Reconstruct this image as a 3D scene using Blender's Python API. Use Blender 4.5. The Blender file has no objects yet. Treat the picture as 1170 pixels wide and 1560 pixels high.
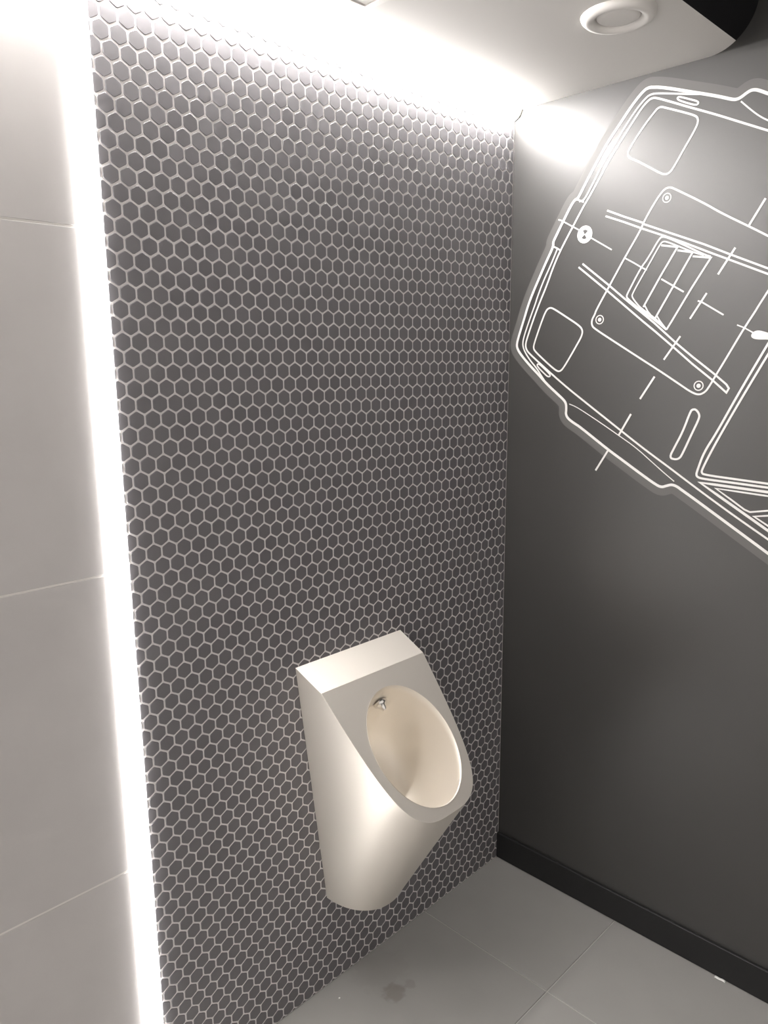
import bpy, bmesh, math, random
from mathutils import Vector, Euler

random.seed(7)
scene = bpy.context.scene
col = scene.collection

# ------------------------------------------------------------------ camera
IMG_W, IMG_H = 1170, 1560
FPX = 1164.33
cam_data = bpy.data.cameras.new('camera')
cam_data.sensor_fit = 'HORIZONTAL'
cam_data.sensor_width = 36.0
cam_data.lens = 36.0 * FPX / IMG_W
cam_data.clip_start = 0.02
cam = bpy.data.objects.new('camera', cam_data)
cam.location = (-1.81991, -1.30145, 1.56781)
cam.rotation_euler = (1.3765534, 0.0084061, -0.7907171)
col.objects.link(cam)
scene.camera = cam

# ------------------------------------------------------------------ world, view
world = bpy.data.worlds.new('dark_room')
world.use_nodes = True
world.node_tree.nodes['Background'].inputs[0].default_value = (0.02, 0.02, 0.02, 1)
world.node_tree.nodes['Background'].inputs[1].default_value = 0.0
scene.world = world
vs = scene.view_settings
scene.display_settings.display_device = 'sRGB'
vs.view_transform = 'Standard'
vs.look = 'None'
vs.gamma = 1.0
vs.use_curve_mapping = False
vs.exposure = 0.0

LED_SIDE = 44.0        # radiance of the vertical strip
LED_TOP = 142.0         # radiance of the ceiling strip
LED_COLOR = (1.0, 0.965, 0.94, 1)

# ------------------------------------------------------------------ dimensions (metres)
P = 0.0322232                 # pitch of the hexagon mosaic
H = 2.2205                    # height of the lowered ceiling
X_LED0, X_LED1 = -1.2255, -1.1822
HEX_X0, HEX_X1 = -1.1812, 0.0
HEX_Z0, HEX_Z1 = 0.0, 2.1935
ROOM_X0, ROOM_Y0 = -2.45, -1.85
Z_VOID = 2.75
CEIL_FLAT = -0.515           # where the lowered ceiling starts to curve up
FLOOR_T = 0.05
WALL_T = 0.10

# ------------------------------------------------------------------ helpers
def tag(o, label=None, cat=None, group=None, kind=None):
    if label: o['label'] = label
    if cat: o['category'] = cat
    if group: o['group'] = group
    if kind: o['kind'] = kind
    return o

def link(name, me, mat=None, parent=None):
    o = bpy.data.objects.new(name, me)
    col.objects.link(o)
    if mat and me is not None and not me.materials:
        me.materials.append(mat)
    if parent: o.parent = parent
    return o

def from_bm(name, bm, mat, parent=None, smooth=None):
    bmesh.ops.recalc_face_normals(bm, faces=bm.faces[:])
    me = bpy.data.meshes.new(name)
    bm.to_mesh(me); bm.free()
    if smooth is not None:
        for p in me.polygons: p.use_smooth = True
        me.set_sharp_from_angle(angle=math.radians(smooth))
    return link(name, me, mat, parent)

def add_box(bm, x0, x1, y0, y1, z0, z1, bevel=0.0):
    r = bmesh.ops.create_cube(bm, size=1.0)
    for v in r['verts']:
        v.co = Vector(((x0+x1)/2 + v.co.x*(x1-x0), (y0+y1)/2 + v.co.y*(y1-y0), (z0+z1)/2 + v.co.z*(z1-z0)))
    if bevel:
        es = {e for v in r['verts'] for e in v.link_edges}
        bmesh.ops.bevel(bm, geom=list(es), offset=bevel, segments=1, affect='EDGES')

def box(name, x0, x1, y0, y1, z0, z1, mat, parent=None, bevel=0.0):
    bm = bmesh.new(); add_box(bm, x0, x1, y0, y1, z0, z1, bevel)
    return from_bm(name, bm, mat, parent)

def empty(name, loc):
    o = bpy.data.objects.new(name, None)
    o.empty_display_size = 0.05
    o.location = loc
    col.objects.link(o)
    return o

def lathe(bm, prof, seg=48, axis='z', cap_end=False):
    """prof: (radius, height) pairs, revolved about z"""
    rings = []
    for r, h in prof:
        if r < 1e-6:
            rings.append([bm.verts.new((0, 0, h))])
        else:
            rings.append([bm.verts.new((r*math.cos(2*math.pi*i/seg), r*math.sin(2*math.pi*i/seg), h)) for i in range(seg)])
    for a, b in zip(rings[:-1], rings[1:]):
        for i in range(seg):
            j = (i+1) % seg
            if len(a) == 1 and len(b) == 1: continue
            if len(a) == 1: bm.faces.new((a[0], b[i], b[j]))
            elif len(b) == 1: bm.faces.new((a[i], a[j], b[0]))
            else: bm.faces.new((a[i], a[j], b[j], b[i]))
    return rings

# ------------------------------------------------------------------ materials
def new_mat(name):
    m = bpy.data.materials.new(name); m.use_nodes = True
    nt = m.node_tree
    return m, nt, nt.nodes['Principled BSDF']

def simple(name, color, rough=0.5, metal=0.0, spec=0.5, noise=0.0, nscale=8.0, bump=0.0, bscale=80.0, coat=0.0):
    m, nt, b = new_mat(name)
    b.inputs['Base Color'].default_value = (*color, 1)
    b.inputs['Roughness'].default_value = rough
    b.inputs['Metallic'].default_value = metal
    b.inputs['Specular IOR Level'].default_value = spec
    b.inputs['Coat Weight'].default_value = coat
    geo = None
    if noise or bump:
        geo = nt.nodes.new('ShaderNodeNewGeometry')
    if noise:
        n = nt.nodes.new('ShaderNodeTexNoise'); n.inputs['Scale'].default_value = nscale; n.inputs['Detail'].default_value = 5
        nt.links.new(geo.outputs['Position'], n.inputs['Vector'])
        mr = nt.nodes.new('ShaderNodeMapRange')
        mr.inputs['From Min'].default_value = 0.3; mr.inputs['From Max'].default_value = 0.7
        mr.inputs['To Min'].default_value = 1-noise; mr.inputs['To Max'].default_value = 1+noise
        nt.links.new(n.outputs['Fac'], mr.inputs['Value'])
        mx = nt.nodes.new('ShaderNodeMix'); mx.data_type = 'RGBA'; mx.blend_type = 'MULTIPLY'
        mx.inputs[0].default_value = 1.0; mx.inputs[6].default_value = (*color, 1)
        nt.links.new(mr.outputs['Result'], mx.inputs[7])
        nt.links.new(mx.outputs[2], b.inputs['Base Color'])
    if bump:
        n = nt.nodes.new('ShaderNodeTexNoise'); n.inputs['Scale'].default_value = bscale; n.inputs['Detail'].default_value = 4
        nt.links.new(geo.outputs['Position'], n.inputs['Vector'])
        bp = nt.nodes.new('ShaderNodeBump'); bp.inputs['Strength'].default_value = bump; bp.inputs['Distance'].default_value = 0.002
        nt.links.new(n.outputs['Fac'], bp.inputs['Height'])
        nt.links.new(bp.outputs['Normal'], b.inputs['Normal'])
    return m

def emitter(name, strength):
    m, nt, b = new_mat(name)
    b.inputs['Base Color'].default_value = (0.9, 0.9, 0.88, 1)
    b.inputs['Emission Color'].default_value = LED_COLOR
    b.inputs['Emission Strength'].default_value = strength
    return m

M_hex = simple('charcoal_glaze', (0.150, 0.144, 0.153), rough=0.40, spec=0.5, noise=0.06, nscale=14)
M_grout = simple('pale_grout', (0.76, 0.74, 0.735), rough=0.9, spec=0.2, noise=0.05, nscale=60)
M_walltile = simple('grey_porcelain', (0.56, 0.543, 0.537), rough=0.5, spec=0.4, noise=0.05, nscale=5, bump=0.03, bscale=200)
M_joint = simple('white_joint', (0.80, 0.78, 0.75), rough=0.9, spec=0.2)
M_black = simple('satin_black_wall', (0.040, 0.0385, 0.037), rough=0.42, spec=0.75, noise=0.05, nscale=3, bump=0.03, bscale=250)
M_base = simple('black_skirting_paint', (0.012, 0.012, 0.0125), rough=0.55, spec=0.4)
M_ceil = simple('white_ceiling_paint', (0.70, 0.685, 0.66), rough=0.8, spec=0.3, bump=0.02, bscale=120)
M_void = simple('black_void_paint', (0.012, 0.012, 0.013), rough=0.9, spec=0.1)
M_room = simple('white_room_paint', (0.80, 0.78, 0.76), rough=0.8, spec=0.3)
M_alu = simple('white_aluminium', (0.8, 0.8, 0.78), rough=0.4, metal=0.6)
M_plastic = simple('white_plastic', (0.74, 0.72, 0.69), rough=0.45, spec=0.5)
M_line = simple('white_vinyl', (0.74, 0.73, 0.715), rough=0.5, spec=0.4)
M_halo = simple('grey_glow_vinyl', (0.105, 0.102, 0.099), rough=0.5, spec=0.5)
M_paper = simple('white_paper', (0.85, 0.85, 0.82), rough=0.8)
M_chrome = simple('chrome', (0.85, 0.84, 0.82), rough=0.12, metal=1.0)
M_led_side = emitter('led_diffuser_side', LED_SIDE)
M_led_top = emitter('led_diffuser_top', LED_TOP)

def steel(name, metal, color, r0, r1):
    m, nt, b = new_mat(name)
    b.inputs['Metallic'].default_value = metal
    b.inputs['Base Color'].default_value = (*color, 1)
    b.inputs['Roughness'].default_value = 0.42
    tc = nt.nodes.new('ShaderNodeTexCoord')
    mp = nt.nodes.new('ShaderNodeMapping'); mp.inputs['Scale'].default_value = (30, 30, 900)
    n = nt.nodes.new('ShaderNodeTexNoise'); n.inputs['Scale'].default_value = 1.0; n.inputs['Detail'].default_value = 3
    nt.links.new(tc.outputs['Object'], mp.inputs['Vector']); nt.links.new(mp.outputs['Vector'], n.inputs['Vector'])
    mr = nt.nodes.new('ShaderNodeMapRange'); mr.inputs['To Min'].default_value = r0; mr.inputs['To Max'].default_value = r1
    nt.links.new(n.outputs['Fac'], mr.inputs['Value']); nt.links.new(mr.outputs['Result'], b.inputs['Roughness'])
    bp = nt.nodes.new('ShaderNodeBump'); bp.inputs['Strength'].default_value = 0.04; bp.inputs['Distance'].default_value = 0.0006
    nt.links.new(n.outputs['Fac'], bp.inputs['Height']); nt.links.new(bp.outputs['Normal'], b.inputs['Normal'])
    return m
M_steel = steel('brushed_stainless_steel', 0.78, (0.82, 0.775, 0.71), 0.43, 0.51)
M_steel_bowl = steel('lit_bowl_steel', 0.60, (0.87, 0.82, 0.745), 0.50, 0.58)  # same steel, lightened so its colour carries the bowl's reflected light

def floor_mat():
    m, nt, b = new_mat('grey_floor_porcelain')
    b.inputs['Roughness'].default_value = 0.55
    geo = nt.nodes.new('ShaderNodeNewGeometry')
    n = nt.nodes.new('ShaderNodeTexNoise'); n.inputs['Scale'].default_value = 6; n.inputs['Detail'].default_value = 6
    nt.links.new(geo.outputs['Position'], n.inputs['Vector'])
    cr = nt.nodes.new('ShaderNodeMix'); cr.data_type = 'RGBA'
    cr.inputs[6].default_value = (0.27, 0.264, 0.252, 1); cr.inputs[7].default_value = (0.32, 0.313, 0.298, 1)
    nt.links.new(n.outputs['Fac'], cr.inputs[0])
    last = cr.outputs[2]
    n2 = nt.nodes.new('ShaderNodeTexNoise'); n2.inputs['Scale'].default_value = 45; n2.inputs['Detail'].default_value = 3
    nt.links.new(geo.outputs['Position'], n2.inputs['Vector'])
    # dried brown drip stains under the urinal: (x, y, radius, strength)
    for sx, sy, sr, st in ((-0.628, -0.140, 0.030, 0.42), (-0.578, -0.150, 0.016, 0.25), (-0.600, -0.060, 0.075, 0.10)):
        d = nt.nodes.new('ShaderNodeVectorMath'); d.operation = 'DISTANCE'
        d.inputs[1].default_value = (sx, sy, 0.0)
        nt.links.new(geo.outputs['Position'], d.inputs[0])
        a = nt.nodes.new('ShaderNodeMath'); a.operation = 'MULTIPLY_ADD'
        nt.links.new(n2.outputs['Fac'], a.inputs[0]); a.inputs[1].default_value = sr*1.3
        nt.links.new(d.outputs['Value'], a.inputs[2])
        mr = nt.nodes.new('ShaderNodeMapRange'); mr.interpolation_type = 'SMOOTHSTEP'
        mr.inputs['From Min'].default_value = sr*1.25; mr.inputs['From Max'].default_value = sr*1.85
        mr.inputs['To Min'].default_value = st; mr.inputs['To Max'].default_value = 0.0
        nt.links.new(a.outputs[0], mr.inputs['Value'])
        mx = nt.nodes.new('ShaderNodeMix'); mx.data_type = 'RGBA'
        nt.links.new(mr.outputs['Result'], mx.inputs[0]); nt.links.new(last, mx.inputs[6])
        mx.inputs[7].default_value = (0.13, 0.108, 0.092, 1)
        last = mx.outputs[2]
    nt.links.new(last, b.inputs['Base Color'])
    return m
M_floor = floor_mat()

# ------------------------------------------------------------------ floor
floor = tag(box('floor', ROOM_X0-WALL_T, WALL_T, ROOM_Y0-WALL_T, WALL_T, -FLOOR_T, -0.002, simple('floor_joint', (0.46, 0.45, 0.43), rough=0.9)),
            'grey tiled floor below the urinal', kind='structure')
JW = 0.0015
fx = [0.0, -0.3555, -0.9555, -1.5555, -2.1555, ROOM_X0]
fy = [0.0, -0.4145, -1.0145, -1.6145, ROOM_Y0]
for i in range(len(fx)-1):
    for j in range(len(fy)-1):
        x1 = fx[i] - (JW if i else 0); x0 = fx[i+1] + JW
        y1 = fy[j] - (JW if j else 0); y0 = fy[j+1] + JW
        box('floor_tile', x0, x1, y0, y1, -0.010, 0.0, M_floor, floor, bevel=0.0008)

# ------------------------------------------------------------------ mosaic wall
wall_back = tag(box('wall_back', X_LED1, WALL_T, 0.0012, WALL_T, -FLOOR_T, Z_VOID, M_grout),
                'wall panel covered in dark hexagon mosaic with pale grout', kind='structure')

def clip(poly, axis, lim, sign):
    out = []
    for a, b in zip(poly, poly[1:]+poly[:1]):
        da = sign*(a[axis]-lim); db = sign*(b[axis]-lim)
        if da >= 0: out.append(a)
        if (da > 0 and db < 0) or (da < 0 and db > 0):
            t = da/(da-db); out.append((a[0]+t*(b[0]-a[0]), a[1]+t*(b[1]-a[1])))
    return out

def hex_poly(cx, cz):
    r = 0.5*P*0.89/math.cos(math.pi/6)
    # corners slightly clipped so that the tile reads as moulded
    pts = []
    base = [(cx + r*math.cos(math.radians(90+60*k)), cz + r*math.sin(math.radians(90+60*k))) for k in range(6)]
    for k in range(6):
        p0, p1, p2 = base[k-1], base[k], base[(k+1) % 6]
        f = 0.10
        pts.append((p1[0]+(p0[0]-p1[0])*f, p1[1]+(p0[1]-p1[1])*f))
        pts.append((p1[0]+(p2[0]-p1[0])*f, p1[1]+(p2[1]-p1[1])*f))
    return pts

def tile_geo(poly, cx, cz, tilt=(0, 0), y_front=0.0):
    """front-facing tile as verts and faces; local when cx=cz=0"""
    n = len(poly)
    gx = sum(p[0] for p in poly)/n; gz = sum(p[1] for p in poly)/n
    ins = 0.0010
    v, f = [], []
    for p in poly: v.append((p[0], y_front+0.0030, p[1]))
    for p in poly: v.append((p[0], y_front+0.0006, p[1]))
    for p in poly:
        d = math.hypot(p[0]-gx, p[1]-gz); s = max(0.0, 1-ins/d)
        v.append((gx+(p[0]-gx)*s, y_front, gz+(p[1]-gz)*s))
    v = [(x, y + tilt[0]*(x-gx) + tilt[1]*(z-gz), z) for x, y, z in v]
    for k in range(n):
        m = (k+1) % n
        f.append((k, m, n+m, n+k)); f.append((n+k, n+m, 2*n+m, 2*n+k))
    f.append(tuple(range(2*n, 3*n)))
    return v, f

# lattice in units of the pitch, measured from the corner
LX0, LZ0 = -36.00716, 65.42553
cells = []
for r in range(-4, 78):
    cz = (LZ0 - r*math.sqrt(3)/2)*P
    for n in range(-2, 38):
        cx = (LX0 + n + (0.5 if r % 2 else 0.0))*P
        poly = hex_poly(cx, cz)
        cp = clip(poly, 0, HEX_X0+0.001, 1)
        if len(cp) > 2: cp = clip(cp, 0, HEX_X1-0.002, -1)
        if len(cp) > 2: cp = clip(cp, 1, HEX_Z0+0.001, 1)
        if len(cp) > 2: cp = clip(cp, 1, HEX_Z1-0.0005, -1)
        if len(cp) < 3: continue
        if max(p[0] for p in cp)-min(p[0] for p in cp) < 0.002 or max(p[1] for p in cp)-min(p[1] for p in cp) < 0.002: continue
        full = len(cp) == 12 and all(abs(a[0]-b[0]) < 1e-9 and abs(a[1]-b[1]) < 1e-9 for a, b in zip(cp, poly))
        cells.append((cx, cz, cp, full))

rot = cam.rotation_euler.to_matrix().transposed()
def project(pt):
    v = rot @ (Vector(pt) - cam.location)
    return IMG_W/2 + FPX*v.x/-v.z, IMG_H/2 - FPX*v.y/-v.z
def size_in_view(c):
    if not c[3]: return 0
    u, w = project((c[0], 0, c[1]))
    if not (4 < u < IMG_W-4 and 8 < w < IMG_H-8): return 0
    a = project((c[0]-P/2, 0, c[1])); b = project((c[0]+P/2, 0, c[1]))
    d = project((c[0], 0, c[1]-P/2)); e = project((c[0], 0, c[1]+P/2))
    return abs((b[0]-a[0])*(e[1]-d[1]) - (b[1]-a[1])*(e[0]-d[0]))
cells.sort(key=size_in_view, reverse=True)
v, f = tile_geo(hex_poly(0, 0), 0, 0)
hex_me = bpy.data.meshes.new('hexagon_tile'); hex_me.from_pydata(v, [], f); hex_me.materials.append(M_hex)
for c in cells[:300]:
    o = link('hexagon_tile', hex_me, None, wall_back)
    o.location = (c[0], 0, c[1])
    o.rotation_euler = (random.gauss(0, 0.007), 0, random.gauss(0, 0.007))
V, F = [], []
for cx, cz, cp, full in cells[300:]:
    v, f = tile_geo(cp, cx, cz, (random.gauss(0, 0.007), random.gauss(0, 0.007)))
    o = len(V); V += v; F += [tuple(i+o for i in q) for q in f]
me = bpy.data.meshes.new('hexagon_tile_field'); me.from_pydata(V, [], F)
tag(link('hexagon_tile_field', me, M_hex, wall_back), kind='stuff')

# ------------------------------------------------------------------ grey tiled wall left of the strip
wall_left = tag(box('wall_left', ROOM_X0-WALL_T, X_LED0, 0.0010, WALL_T, -FLOOR_T, Z_VOID, M_joint),
                'wall of large grey tiles left of the light strip', kind='structure')
tz = [0.0, 0.592, 1.1925, 1.792, H]
tx = [X_LED0-0.001, -2.4255+0.6, ROOM_X0]
for i in range(2):
    for j in range(4):
        box('wall_tile', tx[i+1]+0.0012, tx[i]-(0.0012 if i else 0), 0.0, 0.009,
            tz[j]+(0.0019 if j else 0.0), tz[j+1]-(0.0019 if j < 3 else 0.0), M_walltile, wall_left, bevel=0.0007)
box('wall_channel', X_LED0, X_LED1, 0.012, WALL_T, -FLOOR_T, Z_VOID, M_room, wall_left)

# ------------------------------------------------------------------ right wall, skirting
wall_right = tag(box('wall_right', 0.0, WALL_T, ROOM_Y0-WALL_T, 0.0, -FLOOR_T, Z_VOID, M_black),
                 'satin black wall carrying the car drawing', kind='structure')
bm = bmesh.new()
add_box(bm, -0.010, 0.0, ROOM_Y0, 0.0, 0.0005, 0.087, 0.0015)
tag(from_bm('baseboard_right', bm, M_base), 'black skirting along the foot of the black wall', kind='structure')

# ------------------------------------------------------------------ rest of the room
tag(box('wall_front', ROOM_X0-WALL_T, WALL_T, ROOM_Y0-WALL_T, ROOM_Y0, -FLOOR_T, Z_VOID, M_room), 'white painted wall behind the viewer', kind='structure')
tag(box('wall_entry', ROOM_X0-WALL_T, ROOM_X0, ROOM_Y0, 0.0, -FLOOR_T, Z_VOID, M_room), 'white painted side wall far left of the urinal', kind='structure')

# lowered ceiling, curve and black trim added to darken its edge, black void beyond
def extrude_x(name, prof, mat, smooth=20):
    bm = bmesh.new()
    ends = [[bm.verts.new((x, y, z)) for y, z in prof] for x in (ROOM_X0, 0.0)]
    n = len(prof)
    for k in range(n):
        m = (k+1) % n
        bm.faces.new((ends[0][k], ends[0][m], ends[1][m], ends[1][k]))
    bm.faces.new(ends[0]); bm.faces.new(list(reversed(ends[1])))
    return from_bm(name, bm, mat, smooth=smooth)
RAD = 0.10
def arc(deg): return (CEIL_FLAT - RAD*math.sin(math.radians(deg)), H + RAD - RAD*math.cos(math.radians(deg)))
ceiling = tag(extrude_x('ceiling', [(0.0, H)] + [arc(35*k/10) for k in range(11)] + [(arc(35)[0], H+0.25), (0.0, H+0.25)], M_ceil),
              'white lowered ceiling above the mosaic wall', kind='structure')
tag(extrude_x('trim_1', [arc(35+55*k/8) for k in range(9)] + [(arc(90)[0], H+0.25), (arc(35)[0]-0.0005, H+0.25)], M_void),
    'black curve added to darken the lowered ceiling edge', kind='structure')
tag(box('ceiling_void', ROOM_X0-WALL_T, WALL_T, ROOM_Y0-WALL_T, WALL_T, Z_VOID, Z_VOID+0.1, M_void), 'black upper ceiling beyond the lowered one', kind='structure')

# ------------------------------------------------------------------ light strips
def diffuser(bm, pts, ends):
    """extrude a 2-D section (list of vectors relative) between two end frames"""
    rows = [[bm.verts.new(e(p)) for p in pts] for e in ends]
    n = len(pts)
    for k in range(n):
        m = (k+1) % n
        bm.faces.new((rows[0][k], rows[0][m], rows[1][m], rows[1][k]))
    bm.faces.new(rows[0]); bm.faces.new(list(reversed(rows[1])))

strip = tag(empty('light_strip', ((X_LED0+X_LED1)/2, 0.0, 0.0)), 'vertical white light strip between grey tiles and hexagon mosaic', 'light strip', 'light strips edging the mosaic')
bm = bmesh.new()
hw = (X_LED1-X_LED0)/2
zt = H - 0.028
diffuser(bm, [(-hw+0.0005, 0.0115), (-hw+0.0005, 0.003), (-hw+0.0015, 0.003), (-hw+0.0015, 0.008), (hw-0.0015, 0.008), (hw-0.0015, 0.003), (hw-0.0005, 0.003), (hw-0.0005, 0.0115)],
         [lambda p: (p[0], p[1], 0.001), lambda p: (p[0], p[1], zt)])
from_bm('aluminium_channel', bm, M_alu, strip)
bm = bmesh.new()
sec = [(-hw+0.0017, 0.0078)] + [((hw-0.0010)*-math.cos(math.pi*k/10), 0.0005-0.0065*math.sin(math.pi*k/10)) for k in range(11)] + [(hw-0.0017, 0.0078)]
diffuser(bm, sec, [lambda p: (p[0], p[1], 0.002), lambda p: (p[0], p[1], zt-0.0005)])
from_bm('diffuser', bm, M_led_side, strip)

XM = ROOM_X0/2
top = tag(empty('light_strip', (XM, 0.0, H)), 'horizontal white light strip in the corner under the ceiling', 'light strip', 'light strips edging the mosaic')
bm = bmesh.new()
xa, xb = ROOM_X0 - XM + 0.001, 0.0 - XM - 0.001
W = 0.0255
diffuser(bm, [(-0.0003, -0.0005), (-W+0.004, -0.0005), (-W+0.004, -0.0015), (-0.0015, -0.0015), (-0.0015, -W+0.004), (-0.0003, -W+0.004)],
         [lambda p: (xa, p[0], p[1]), lambda p: (xb, p[0], p[1])])
from_bm('aluminium_channel', bm, M_alu, top)
bm = bmesh.new()
sec = [(-0.002, -0.002)]
for k in range(9):
    a = k/8
    bulge = 0.0045*math.sin(math.pi*a)*0.7071
    sec.append((-W*(1-a) - 0.002*a - bulge, -0.002*(1-a) - W*a - bulge))
diffuser(bm, sec, [lambda p: (xa+0.0005, p[0], p[1]), lambda p: (xb-0.0065, p[0], p[1])])
from_bm('diffuser', bm, M_led_top, top)
bm = bmesh.new()
diffuser(bm, [(p[0], p[1]) for p in sec], [lambda p: (xb-0.006, p[0], p[1]), lambda p: (xb, p[0], p[1])])
from_bm('light_stop_cap', bm, M_plastic, top)  # cap added to cut down the strip's bright lobe on the black wall

# ------------------------------------------------------------------ urinal
UX = -0.6268
Z_BOT, Z_TOP = 0.250, 0.885
CREASE_Y, CREASE_Z = -0.084, 0.847
LIP_Y, LIP_Z = -0.322, 0.582
TH = math.radians(48)
def zmax(y):
    a = Z_TOP + (Z_TOP-CREASE_Z)/(-CREASE_Y)*y
    b = CREASE_Z + (y-CREASE_Y)*math.tan(TH)
    return min(a, b)
def section(z, a):
    s = (z-Z_BOT)/(Z_TOP-Z_BOT)
    w = 0.0975 + (0.1735-0.0975)*s
    d = 0.128 + (z-Z_BOT)*(0.194/0.332)
    e = 2.2 + (3.5-2.2)*min(1, (z-Z_BOT)/0.36)
    c, sn = math.cos(a), math.sin(a)
    x = w*math.copysign(abs(c)**(2/e), c)
    y = -d*abs(sn)**(2/e)
    return x, y
def top_z(a):
    lo, hi = Z_BOT, 1.2
    for _ in range(60):
        m = (lo+hi)/2
        x, y = section(m, a)
        if m < zmax(y): lo = m
        else: hi = m
    return lo
def a_crease():
    lo, hi = 0.0, math.pi/2
    for _ in range(60):
        m = (lo+hi)/2
        z = top_z(m); x, y = section(z, m)
        if y > CREASE_Y: lo = m
        else: hi = m
    return lo
AC = a_crease()
NA = 40
angs_half = [AC*(k/6)**1.5 for k in range(7)] + [AC + (math.pi/2-AC)*k/NA for k in range(1, NA+1)]
angs = [math.pi-a for a in angs_half] + list(reversed(angs_half[:-1]))      # left wall -> front -> right wall
urinal = tag(empty('urinal', (UX, 0.0, 0.0)), 'brushed steel wall urinal hung on the hexagon mosaic', 'urinal')
bm = bmesh.new()
NZ = 28
GAP = -0.0004
cols = []
for a in angs:
    zt_ = top_z(a)
    colv = []
    for k in range(NZ+1):
        z = Z_BOT + (zt_-Z_BOT)*k/NZ
        x, y = section(z, a)
        colv.append(bm.verts.new((x, min(y, GAP), z)))
    cols.append(colv)
for A, B in zip(cols[:-1], cols[1:]):
    for k in range(NZ):
        bm.faces.new((A[k], B[k], B[k+1], A[k+1]))
bm.faces.new([c[0] for c in cols])                       # underside
bm.faces.new([v for v in cols[0]] + [v for v in reversed(cols[-1])])   # back
iL, iR = 6, len(angs)-7                                  # crease columns
# top facet, split along the crease into the same number of steps
NT = 14
eL, eR = cols[iL][-1], cols[iR][-1]
crease = [eL] + [bm.verts.new(eL.co.lerp(eR.co, k/NT)) for k in range(1, NT)] + [eR]
bm.faces.new([cols[k][-1] for k in range(iL, -1, -1)] + [cols[k][-1] for k in range(len(angs)-1, iR-1, -1)] + list(reversed(crease[1:-1])))
# front face with the oval opening
u = Vector((0, -math.cos(TH), -math.sin(TH))); p0 = Vector((0, CREASE_Y, CREASE_Z))
inward = Vector((0, math.sin(TH), -math.cos(TH)))
OC, OA, OB = 0.1885, 0.1195, 0.1465
loop = [cols[k][-1] for k in range(iL, iR+1)] + list(reversed(crease[1:-1]))
def oval(th, sc=1.0):
    ca, sa = math.cos(th), math.sin(th)
    r = 1/math.sqrt((ca/OA)**2 + (sa/OB)**2)
    return r*ca*sc, r*sa*sc
ths = []
for vtx in loop:
    d = vtx.co - p0
    ths.append(math.atan2(d.dot(u)-OC, d.x))
rim = []
for th in ths:
    x, t = oval(th)
    rim.append(bm.verts.new(p0 + Vector((x, 0, 0)) + u*(OC+t)))
n = len(loop)
for k in range(n):
    m = (k+1) % n
    bm.faces.new((loop[k], loop[m], rim[m], rim[k]))
shell = from_bm('shell', bm, M_steel, urinal, smooth=16)
bv = shell.modifiers.new('soft_edges', 'BEVEL')
bv.width = 0.0022; bv.segments = 3; bv.limit_method = 'ANGLE'; bv.angle_limit = math.radians(16); bv.harden_normals = False
# bowl
bm = bmesh.new()
deep = Vector((0, -0.085, 0.560)) - (p0 + u*OC)
rings = []
NB = 16
NR = 72
fold = [(1.0, -0.0010), (0.996, 0.0006), (0.985, 0.0016)]
for sc, dpt in fold:
    ring = []
    for k in range(NR):
        x, t = oval(2*math.pi*k/NR, sc)
        ring.append(bm.verts.new(p0 + Vector((x, 0, 0)) + u*(OC+t) - inward*0.0 + inward*dpt))
    rings.append(ring)
for j in range(1, NB):
    q = j/NB*math.pi/2
    sc = 0.985*math.cos(q)**0.5; dp = math.sin(q)
    ring = []
    for k in range(NR):
        x, t = oval(2*math.pi*k/NR, sc)
        ring.append(bm.verts.new(p0 + Vector((x, 0, 0)) + u*(OC+t) + deep*dp))
    rings.append(ring)
tip = bm.verts.new(p0 + u*OC + deep)
for A, B in zip(rings[:-1], rings[1:]):
    for k in range(NR):
        m = (k+1) % NR
        bm.faces.new((A[k], A[m], B[m], B[k]))
for k in range(NR):
    bm.faces.new((rings[-1][k], rings[-1][(k+1) % NR], tip))
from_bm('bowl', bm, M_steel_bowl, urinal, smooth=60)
# flush nozzle in the upper back of the bowl
bm = bmesh.new()
lathe(bm, [(0.0, 0.018), (0.004, 0.0175), (0.007, 0.015), (0.0085, 0.011), (0.0105, 0.006), (0.016, 0.003), (0.018, 0.0), (0.018, -0.006), (0.0, -0.006)], 28)
noz = from_bm('flush_nozzle', bm, M_chrome, urinal, smooth=40)
NOZ = Vector((0.020, -0.082, 0.757))
noz.location = NOZ
noz.rotation_euler = Vector((0.0, -0.75, -0.66)).to_track_quat('Z', 'Y').to_euler()

# ------------------------------------------------------------------ ceiling fittings
valve = tag(empty('ceiling_valve', (-0.336, -0.478, H)), 'round white extract valve on the ceiling near its edge', 'air valve')
bm = bmesh.new()
lathe(bm, [(0.043, 0.006), (0.043, -0.002), (0.048, -0.009), (0.056, -0.0115), (0.064, -0.0095), (0.069, -0.005), (0.0715, 0.0), (0.0715, 0.006), (0.043, 0.006)], 56)
from_bm('rim', bm, M_plastic, valve, smooth=50)
bm = bmesh.new()
lathe(bm, [(0.0, -0.0065), (0.030, -0.0065), (0.038, -0.0055), (0.0405, -0.0035), (0.0405, -0.0005), (0.0, -0.0005)], 56)
from_bm('disc', bm, M_plastic, valve, smooth=50)

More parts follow.
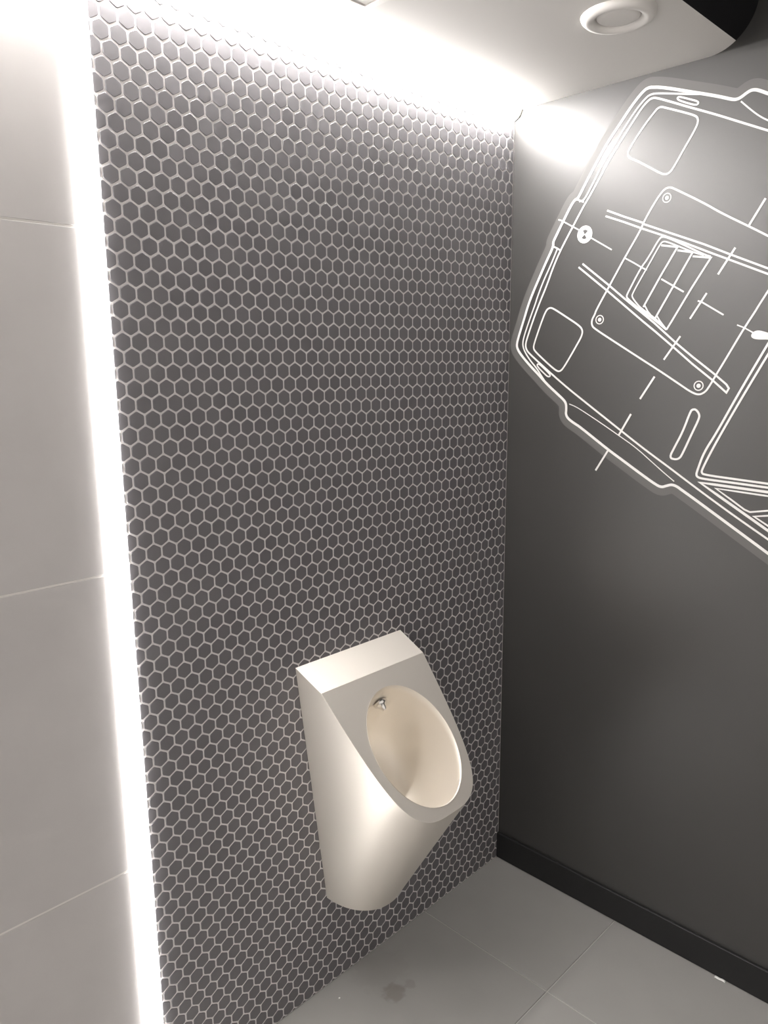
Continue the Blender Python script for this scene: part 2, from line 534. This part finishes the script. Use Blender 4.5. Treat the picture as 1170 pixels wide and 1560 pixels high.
hatch = tag(empty('ceiling_hatch', (-0.858, -0.310, H)), 'square flat white access hatch on the ceiling beside the light strip', 'hatch')
hs = 0.153
bm = bmesh.new()
def rrect(h, r, z, seg=6):
    out = []
    for cx, cy, a0 in ((h-r, h-r, 0), (-h+r, h-r, 90), (-h+r, -h+r, 180), (h-r, -h+r, 270)):
        for k in range(seg+1):
            a = math.radians(a0 + 90*k/seg)
            out.append((cx + r*math.cos(a), cy + r*math.sin(a), z))
    return out
loops = [[bm.verts.new(c) for c in rrect(h, r, z)] for h, r, z in ((hs, 0.012, -0.0005), (hs, 0.012, -0.003), (hs-0.002, 0.010, -0.005), (hs-0.015, 0.004, -0.005), (hs-0.017, 0.003, -0.0005))]
for A, B in zip(loops[:-1], loops[1:]):
    for k in range(len(A)):
        m = (k+1) % len(A)
        bm.faces.new((A[k], A[m], B[m], B[k]))
from_bm('frame', bm, M_plastic, hatch, smooth=40)
box('panel', -hs+0.019, hs-0.019, -hs+0.019, hs-0.019, -0.004, -0.0005, M_plastic, hatch, bevel=0.001)

# ------------------------------------------------------------------ car drawing on the black wall
MURAL = [
 ('body_outline', 0.0065, 0, 1, [(-0.6778, 2.0997), (-0.6476, 2.1163), (-0.6311, 2.1256), (-0.6216, 2.13), (-0.6124, 2.131), (-0.6034, 2.1276), (-0.5923, 2.1212), (-0.583, 2.1192), (-0.5734, 2.1214), (-0.551, 2.1312), (-0.5207, 2.1431), (-0.4793, 2.1583), (-0.4312, 2.1765), (-0.4038, 2.1855), (-0.3901, 2.1885), (-0.3805, 2.1907), (-0.3668, 2.1878), (-0.3374, 2.1603), (-0.3076, 2.1243), (-0.2796, 2.0917), (-0.2513, 2.0504), (-0.2237, 2.0076), (-0.2014, 1.9708), (-0.1975, 1.9719), (-0.1864, 1.964), (-0.1618, 1.9234), (-0.1381, 1.8831), (-0.1324, 1.8724), (-0.1338, 1.8624), (-0.1112, 1.8219), (-0.0914, 1.7831), (-0.0713, 1.7435), (-0.0578, 1.7116), (-0.0478, 1.6808), (-0.0306, 1.6329), (-0.0245, 1.6116), (-0.0279, 1.5992), (-0.0397, 1.5837), (-0.0666, 1.5574), (-0.0969, 1.5315), (-0.1267, 1.5044), (-0.1596, 1.4793), (-0.1812, 1.4634), (-0.1896, 1.4531), (-0.191, 1.4367), (-0.1898, 1.4246), (-0.1972, 1.4129), (-0.2183, 1.4004), (-0.2325, 1.3939), (-0.3207, 1.3373), (-0.363, 1.313), (-0.4138, 1.2829), (-0.4568, 1.2588), (-0.4702, 1.2554), (-0.4828, 1.2607), (-0.4954, 1.2649), (-0.5084, 1.2615), (-0.5203, 1.2542), (-0.5548, 1.2347), (-0.6191, 1.1965), (-0.6756, 1.163), (-0.7301, 1.1307), (-0.836, 1.0674)]),
 ('bumper_line', 0.0039, 0, 1, [(-0.2059, 1.9639), (-0.2209, 1.9653), (-0.2471, 2.0092), (-0.2698, 2.0472), (-0.298, 2.0831), (-0.3253, 2.1206), (-0.3521, 2.1521), (-0.3734, 2.1706), (-0.3842, 2.1747), (-0.3979, 2.1739), (-0.4319, 2.1657), (-0.4718, 2.1554), (-0.5003, 2.1489)]),
 ('bumper_line', 0.0039, 0, 1, [(-0.1461, 1.8549), (-0.1255, 1.812), (-0.1059, 1.7762), (-0.0862, 1.7307), (-0.0846, 1.7236), (-0.0662, 1.68), (-0.0492, 1.6354), (-0.0443, 1.6142), (-0.0485, 1.5989), (-0.0583, 1.5835), (-0.0737, 1.565), (-0.0927, 1.5467), (-0.1117, 1.5225), (-0.1267, 1.5044)]),
 ('bonnet_edge', 0.0045, 0, 1, [(-0.7291, 2.006), (-0.6538, 2.0426), (-0.5889, 2.0743), (-0.5388, 2.099), (-0.479, 2.1264), (-0.4331, 2.1483), (-0.4026, 2.1623), (-0.3902, 2.1661), (-0.3794, 2.1632), (-0.3635, 2.1497), (-0.3397, 2.1202), (-0.3127, 2.0854), (-0.2821, 2.045), (-0.2538, 2.0002), (-0.2274, 1.9617), (-0.2193, 1.9513), (-0.1891, 1.9035), (-0.1564, 1.8516), (-0.1359, 1.8111), (-0.1169, 1.7638), (-0.0972, 1.7229), (-0.0772, 1.6765), (-0.0604, 1.632), (-0.0537, 1.611), (-0.0579, 1.5957), (-0.0732, 1.5818), (-0.1363, 1.5347), (-0.1937, 1.4935), (-0.2459, 1.4593), (-0.2965, 1.4261), (-0.3522, 1.3898), (-0.4096, 1.3524), (-0.4586, 1.3224), (-0.4738, 1.3136), (-0.547, 1.2681), (-0.6169, 1.226), (-0.6732, 1.1934), (-0.7274, 1.1632), (-0.8328, 1.1026)]),
 ('nose_slot', 0.0039, 0, 0, [(-0.1975, 1.9706), (-0.2074, 1.9664), (-0.2189, 1.9608)]),
 ('nose_slot', 0.0039, 0, 0, [(-0.1331, 1.8625), (-0.1443, 1.8571), (-0.1554, 1.8503)]),
 ('badge_axis', 0.0032, 0, 0, [(-0.1465, 1.9276), (-0.155, 1.9249), (-0.2091, 1.8943)]),
 ('badge_axis', 0.0032, 0, 0, [(-0.2422, 1.8727), (-0.3032, 1.8366)]),
 ('headlamp', 0.0043, 1, 1, [(-0.4027, 2.1399), (-0.4107, 2.1423), (-0.4203, 2.1385), (-0.4612, 2.1209), (-0.4932, 2.1063), (-0.5008, 2.0988), (-0.5009, 2.0871), (-0.4908, 2.068), (-0.4744, 2.0427), (-0.4507, 2.0035), (-0.4406, 1.9929), (-0.4299, 1.9915), (-0.4158, 1.9983), (-0.3868, 2.0168), (-0.3574, 2.0349), (-0.3383, 2.0441), (-0.3335, 2.0525), (-0.3358, 2.0634), (-0.3558, 2.0897), (-0.3768, 2.115), (-0.3989, 2.1366)]),
 ('headlamp', 0.0043, 1, 1, [(-0.1384, 1.7045), (-0.1788, 1.6808), (-0.2201, 1.6562), (-0.2305, 1.6444), (-0.2295, 1.6302), (-0.2126, 1.6019), (-0.1777, 1.5467), (-0.166, 1.5372), (-0.1536, 1.5407), (-0.1246, 1.5617), (-0.0875, 1.5907), (-0.0798, 1.6014), (-0.0847, 1.6194), (-0.1028, 1.6665), (-0.1175, 1.6998), (-0.1278, 1.706)]),
 ('side_marker', 0.0037, 1, 1, [(-0.4511, 2.1542), (-0.4591, 2.1519), (-0.4778, 2.1435), (-0.4988, 2.1342), (-0.4992, 2.1283), (-0.4916, 2.1281), (-0.4731, 2.1364), (-0.4543, 2.146), (-0.4492, 2.1511)]),
 ('side_marker', 0.0037, 1, 1, [(-0.0931, 1.5564), (-0.0995, 1.5588), (-0.118, 1.5452), (-0.1364, 1.5302), (-0.1374, 1.5248), (-0.1296, 1.5232), (-0.1149, 1.5346), (-0.0981, 1.5482)]),
 ('bonnet_panel', 0.0043, 0, 1, [(-0.7494, 1.7807), (-0.6718, 1.8278), (-0.6302, 1.8524), (-0.5669, 1.8888), (-0.5272, 1.9153), (-0.4565, 1.9561), (-0.4454, 1.9615), (-0.4346, 1.9607), (-0.4242, 1.9523), (-0.4063, 1.9286), (-0.3832, 1.8903), (-0.378, 1.8755), (-0.3377, 1.8119), (-0.3016, 1.7505), (-0.267, 1.692), (-0.2643, 1.6825), (-0.256, 1.6689), (-0.2567, 1.6548), (-0.2661, 1.646), (-0.3182, 1.6151), (-0.4024, 1.5657), (-0.4448, 1.5412), (-0.5031, 1.5056), (-0.5259, 1.4915), (-0.5452, 1.484), (-0.5606, 1.4909), (-0.57, 1.5054), (-0.579, 1.5235), (-0.6036, 1.5693), (-0.638, 1.6355), (-0.6591, 1.671), (-0.6632, 1.6791), (-0.6816, 1.7113), (-0.7264, 1.7932)]),
 ('racing_stripe', 0.0043, 0, 0, [(-0.2859, 1.9315), (-0.3322, 1.911), (-0.3828, 1.8903), (-0.3834, 1.8877), (-0.4605, 1.8556), (-0.5338, 1.8252), (-0.591, 1.7987), (-0.6775, 1.7598), (-0.7546, 1.7224)]),
 ('racing_stripe', 0.0043, 0, 0, [(-0.282, 1.9188), (-0.3329, 1.8984), (-0.3807, 1.8777), (-0.4246, 1.8598), (-0.4861, 1.8341), (-0.5532, 1.8037), (-0.5919, 1.7866), (-0.6785, 1.748), (-0.7555, 1.7121)]),
 ('racing_stripe', 0.0043, 0, 0, [(-0.2227, 1.8104), (-0.3016, 1.7505), (-0.3462, 1.715), (-0.3956, 1.6775), (-0.4263, 1.6537), (-0.4812, 1.6072), (-0.5256, 1.5726), (-0.5783, 1.5338), (-0.6082, 1.5098), (-0.6144, 1.501), (-0.6096, 1.4912), (-0.5768, 1.5184), (-0.5268, 1.5557), (-0.4763, 1.5968), (-0.4335, 1.6309), (-0.3952, 1.6602), (-0.2961, 1.7386), (-0.2117, 1.803)]),
 ('vent_frame', 0.0039, 0, 1, [(-0.5512, 1.7965), (-0.5354, 1.8025), (-0.4809, 1.8321), (-0.4473, 1.8491), (-0.4347, 1.8531), (-0.4265, 1.8507), (-0.3998, 1.806), (-0.3833, 1.7867), (-0.3514, 1.7281), (-0.3494, 1.7216), (-0.3521, 1.716), (-0.3939, 1.6829), (-0.4258, 1.6617), (-0.457, 1.6373)]),
 ('vent_frame', 0.0032, 0, 1, [(-0.5355, 1.8005), (-0.5089, 1.8106), (-0.4732, 1.8274), (-0.4452, 1.8403), (-0.4354, 1.8421), (-0.4288, 1.8364), (-0.4009, 1.7877), (-0.39, 1.7704), (-0.3648, 1.7273), (-0.3638, 1.7193), (-0.3765, 1.7039), (-0.389, 1.6912), (-0.4255, 1.667), (-0.456, 1.6394)]),
 ('vent_slat', 0.0043, 0, 0, [(-0.4318, 1.8336), (-0.472, 1.8256), (-0.4336, 1.7617), (-0.3951, 1.6935)]),
 ('vent_slat', 0.0043, 0, 0, [(-0.4725, 1.818), (-0.5089, 1.8101), (-0.4683, 1.7385), (-0.427, 1.6655)]),
 ('vent_slat', 0.0043, 0, 0, [(-0.5095, 1.8011), (-0.5519, 1.794), (-0.5119, 1.7303), (-0.4683, 1.6558), (-0.457, 1.6373)]),
 ('vent_end', 0.0032, 0, 0, [(-0.3984, 1.6973), (-0.4074, 1.6823), (-0.4227, 1.6656)]),
 ('vent_end', 0.0032, 0, 0, [(-0.4315, 1.6705), (-0.4387, 1.6597), (-0.456, 1.6394)]),
 ('centre_dash', 0.0032, 0, 0, [(-0.3407, 1.8129), (-0.3651, 1.7993), (-0.3862, 1.7864), (-0.3991, 1.7801)]),
 ('centre_dash', 0.0037, 0, 0, [(-0.4368, 1.7562), (-0.4937, 1.7227)]),
 ('centre_dash', 0.0035, 0, 0, [(-0.5285, 1.7002), (-0.5365, 1.698), (-0.59, 1.6657)]),
 ('axle_dash', 0.0043, 0, 0, [(-0.5481, 1.7165), (-0.5128, 1.6604)]),
 ('axle_dash', 0.0048, 0, 0, [(-0.6048, 1.8105), (-0.5706, 1.7556)]),
 ('axle_dash', 0.0048, 0, 0, [(-0.6607, 1.906), (-0.6301, 1.8536)]),
 ('axle_dash', 0.0043, 0, 0, [(-0.4925, 1.6213), (-0.4551, 1.5667)]),
 ('axle_dash', 0.0048, 0, 0, [(-0.4343, 1.5263), (-0.3997, 1.4709)]),
 ('axle_dash', 0.0048, 0, 0, [(-0.3777, 1.4326), (-0.347, 1.3769)]),
 ('axle_dash', 0.0048, 0, 0, [(-0.3192, 1.3358), (-0.2863, 1.2805)]),
 ('wheel_arch', 0.0022, 0, 1, [(-0.1993, 1.4522), (-0.22, 1.4455), (-0.2475, 1.4317), (-0.2979, 1.4046), (-0.347, 1.3769), (-0.3947, 1.3499), (-0.4415, 1.3153), (-0.4721, 1.2928), (-0.5005, 1.2732)]),
 ('wheel_arch', 0.0032, 0, 1, [(-0.5929, 2.1132), (-0.6181, 2.0888), (-0.6354, 2.074), (-0.6521, 2.0628), (-0.7284, 2.0148)]),
 ('air_slot', 0.0048, 1, 1, [(-0.5291, 1.4452), (-0.5342, 1.4502), (-0.5423, 1.4502), (-0.551, 1.4395), (-0.551, 1.4289), (-0.5365, 1.3935), (-0.517, 1.3434), (-0.5108, 1.3314), (-0.4999, 1.3269), (-0.4841, 1.3306), (-0.4964, 1.3583), (-0.5135, 1.3948)]),
 ('screen_frame', 0.005, 0, 1, [(-0.7543, 1.726), (-0.691, 1.5988), (-0.6351, 1.4862), (-0.5937, 1.3968), (-0.5682, 1.35), (-0.5564, 1.3086), (-0.5533, 1.2948), (-0.5578, 1.2889), (-0.5728, 1.2864), (-0.6509, 1.284), (-0.7175, 1.2813), (-0.7944, 1.2785)]),
 ('screen_frame', 0.0048, 0, 1, [(-0.7563, 1.703), (-0.6929, 1.5758), (-0.6454, 1.4814), (-0.6063, 1.4002), (-0.5817, 1.3457), (-0.5671, 1.3096), (-0.5658, 1.3014), (-0.572, 1.2966), (-0.6502, 1.2931), (-0.7168, 1.2902), (-0.7937, 1.2864)]),
 ('screen_pillar', 0.0059, 0, 0, [(-0.7953, 1.2686), (-0.7184, 1.2711), (-0.6001, 1.2757), (-0.564, 1.2768), (-0.6071, 1.2517), (-0.6663, 1.2176), (-0.7258, 1.1831), (-0.831, 1.1227)]),
 ('side_window', 0.0039, 0, 0, [(-0.7963, 1.2575), (-0.7191, 1.2622), (-0.6524, 1.2649), (-0.6021, 1.2668), (-0.6387, 1.2448), (-0.6707, 1.2249), (-0.6835, 1.2205), (-0.7219, 1.2289), (-0.7973, 1.2463)]),
 ('side_window', 0.0039, 0, 0, [(-0.7985, 1.2327), (-0.7229, 1.2174), (-0.6929, 1.2115), (-0.7248, 1.1942), (-0.806, 1.1489)]),
 ('antenna', 0.0028, 0, 0, [(-0.6216, 1.6423), (-0.638, 1.6355), (-0.6582, 1.6239)]),
]
MURAL_FILLS = [('antenna_base', [(-0.6534, 1.6179), (-0.6568, 1.6256), (-0.6661, 1.6292), (-0.6769, 1.6274), (-0.708, 1.6164), (-0.7088, 1.6068), (-0.6902, 1.6084), (-0.6665, 1.609), (-0.6567, 1.6125)])]
MURAL_SCREWS = [('screw', (-0.4387, 1.939), 0.011), ('screw', (-0.2784, 1.6685), 0.0117), ('screw', (-0.5442, 1.5058), 0.0118)]
BADGE = ((-0.2258, 1.8819), 0.0214)
OUTSIDE = 1

def chaikin(pts, closed, it):
    for _ in range(it):
        out = [] if closed else [pts[0]]
        n = len(pts)
        for k in range(n if closed else n-1):
            a, b = pts[k], pts[(k+1) % n]
            out.append((a[0]*.75+b[0]*.25, a[1]*.75+b[1]*.25)); out.append((a[0]*.25+b[0]*.75, a[1]*.25+b[1]*.75))
        if not closed: out.append(pts[-1])
        pts = out
    return pts

def ribbon(bm, pts, width, x_back, x_front, closed, offset=0.0):
    """flat film following a polyline on the wall plane; offset shifts it sideways"""
    n = len(pts); nor = []
    for k in range(n):
        a = pts[k-1] if (k or closed) else pts[k]
        b = pts[(k+1) % n] if (k < n-1 or closed) else pts[k]
        def unit(p, q):
            d = math.hypot(q[0]-p[0], q[1]-p[1])
            return ((q[0]-p[0])/d, (q[1]-p[1])/d) if d > 1e-9 else None
        d1, d2 = unit(a, pts[k]), unit(pts[k], b)
        d1 = d1 or d2; d2 = d2 or d1
        tx_, ty_ = d1[0]+d2[0], d1[1]+d2[1]
        L = math.hypot(tx_, ty_)
        if L < 0.2: tx_, ty_, L = d2[0], d2[1], 1.0
        nx, ny = -ty_/L, tx_/L
        c = max(0.45, nx*-d1[1] + ny*d1[0])
        nor.append((nx/c, ny/c))
    rows = []
    for (y, z), (ny, nz) in zip(pts, nor):
        l, r = offset+width/2, offset-width/2
        rows.append([bm.verts.new((x_back, y+ny*l, z+nz*l)), bm.verts.new((x_front, y+ny*l, z+nz*l)),
                     bm.verts.new((x_front, y+ny*r, z+nz*r)), bm.verts.new((x_back, y+ny*r, z+nz*r))])
    for k in range(n if closed else n-1):
        A, B = rows[k], rows[(k+1) % n]
        for s in range(4):
            m = (s+1) % 4
            bm.faces.new((A[s], A[m], B[m], B[s]))
    if not closed:
        bm.faces.new(rows[0]); bm.faces.new(list(reversed(rows[-1])))

MO = Vector((0.0, -0.45, 1.15))
mural = tag(empty('car_mural', MO), 'white line drawing of a car from above on the black wall', 'mural')
def rel(p): return (p[0]-MO.y, p[1]-MO.z)
def halo(pts, width, offset):
    bm = bmesh.new()
    off = []
    for k in range(1, len(pts)-1):
        dy, dz = pts[k+1][0]-pts[k-1][0], pts[k+1][1]-pts[k-1][1]
        L = math.hypot(dy, dz)
        p = (pts[k][0]-dz/L*offset, pts[k][1]+dy/L*offset)
        if min(math.hypot(p[0]-q[0], p[1]-q[1]) for q in pts) > abs(offset)*0.985: 
            if not off or math.hypot(p[0]-off[-1][0], p[1]-off[-1][1]) > 0.002: off.append(p)
    ribbon(bm, off, width, -0.0001, -0.0004, 0)
    return from_bm('glow_border', bm, M_halo, mural)
k_ = 0
for name, w, closed, sm, pts in MURAL:
    q = [rel(p) for p in pts]
    if sm: q = chaikin(q, closed, 2)
    bm = bmesh.new()
    ribbon(bm, q, w, -0.0002, -0.0008-0.00001*(k_ % 20), closed)
    from_bm(name, bm, M_line, mural)
    if name == 'body_outline': halo(q, 0.022, OUTSIDE*0.011)
    k_ += 1
def disc_ring(bm, cy, cz, r0, r1, xb, xf, a0=0, a1=360, seg=40):
    n = max(4, int(seg*(a1-a0)/360)); full = a1-a0 >= 360
    rows = []
    for k in range(n if full else n+1):
        a = math.radians(a0+(a1-a0)*k/n); c, s = math.cos(a), math.sin(a)
        rows.append([bm.verts.new((x, cy+c*r, cz+s*r)) for x, r in ((xb, r0), (xf, r0), (xf, r1), (xb, r1))])
    for k in range(len(rows) if full else len(rows)-1):
        A, B = rows[k], rows[(k+1) % len(rows)]
        for s in range(4):
            m = (s+1) % 4
            bm.faces.new((A[s], A[m], B[m], B[s]))
    if not full:
        bm.faces.new(rows[0]); bm.faces.new(list(reversed(rows[-1])))
for name, c, r in MURAL_SCREWS:
    cy, cz = rel(c)
    bm = bmesh.new(); disc_ring(bm, cy, cz, r*0.80, r, -0.0002, -0.0009)
    ring = from_bm('screw_ring', bm, M_line, mural)
    bm = bmesh.new(); disc_ring(bm, cy, cz, 0.0004, r*0.42, -0.0002, -0.0009, seg=24)
    from_bm('screw_dot', bm, M_line, ring)
for name, pts in MURAL_FILLS:
    bm = bmesh.new()
    q = chaikin([rel(p) for p in pts], 1, 2)
    A = [bm.verts.new((-0.0002, y, z)) for y, z in q]; B = [bm.verts.new((-0.0009, y, z)) for y, z in q]
    bm.faces.new(A); bm.faces.new(list(reversed(B)))
    for k in range(len(q)):
        m = (k+1) % len(q); bm.faces.new((A[k], A[m], B[m], B[k]))
    from_bm(name, bm, M_line, mural)
# round badge on the nose: white roundel with two dark quarters
(cy, cz), r = rel(BADGE[0]), BADGE[1]
bm = bmesh.new(); disc_ring(bm, cy, cz, 0.0005, r, -0.0002, -0.0010)
badge = from_bm('badge', bm, M_line, mural)
ax = math.degrees(math.atan2(0.60, 0.80))
for a0 in (55, 235):
    bm = bmesh.new(); disc_ring(bm, cy, cz, 0.0012, r*0.52, -0.0010, -0.0014, a0+6, a0+84)
    from_bm('badge_quarter', bm, M_black, badge)

# ------------------------------------------------------------------ litter on the floor
bm = bmesh.new()
NXs, NYs = 2, 6
grid = [[bm.verts.new((-0.0035+0.007*i/NXs, -0.0135+0.027*j/NYs, 0.0006+0.0016*abs(math.sin(j*0.9))+0.0006*i)) for i in range(NXs+1)] for j in range(NYs+1)]
for j in range(NYs):
    for i in range(NXs):
        bm.faces.new((grid[j][i], grid[j][i+1], grid[j+1][i+1], grid[j+1][i]))
scrap = from_bm('paper_scrap', bm, M_paper, smooth=60)
sd = scrap.modifiers.new('thickness', 'SOLIDIFY'); sd.thickness = 0.0004; sd.offset = 1
scrap.location = (-0.0150, -0.713, 0.0)
scrap.rotation_euler = (0, 0, 0.06)
tag(scrap, 'tiny white paper scrap on the floor against the black skirting', 'paper scrap')
bm = bmesh.new()
bmesh.ops.create_icosphere(bm, subdivisions=1, radius=0.0026)
for vv in bm.verts: vv.co = Vector((vv.co.x*(1+0.3*random.random()), vv.co.y, max(0.0, vv.co.z*0.6+0.0012)))
cr = from_bm('plaster_crumb', bm, M_paper)
cr.location = (-0.737, -0.054, 0.0)
tag(cr, 'tiny white crumb on the floor below the mosaic left of the urinal', 'crumb')
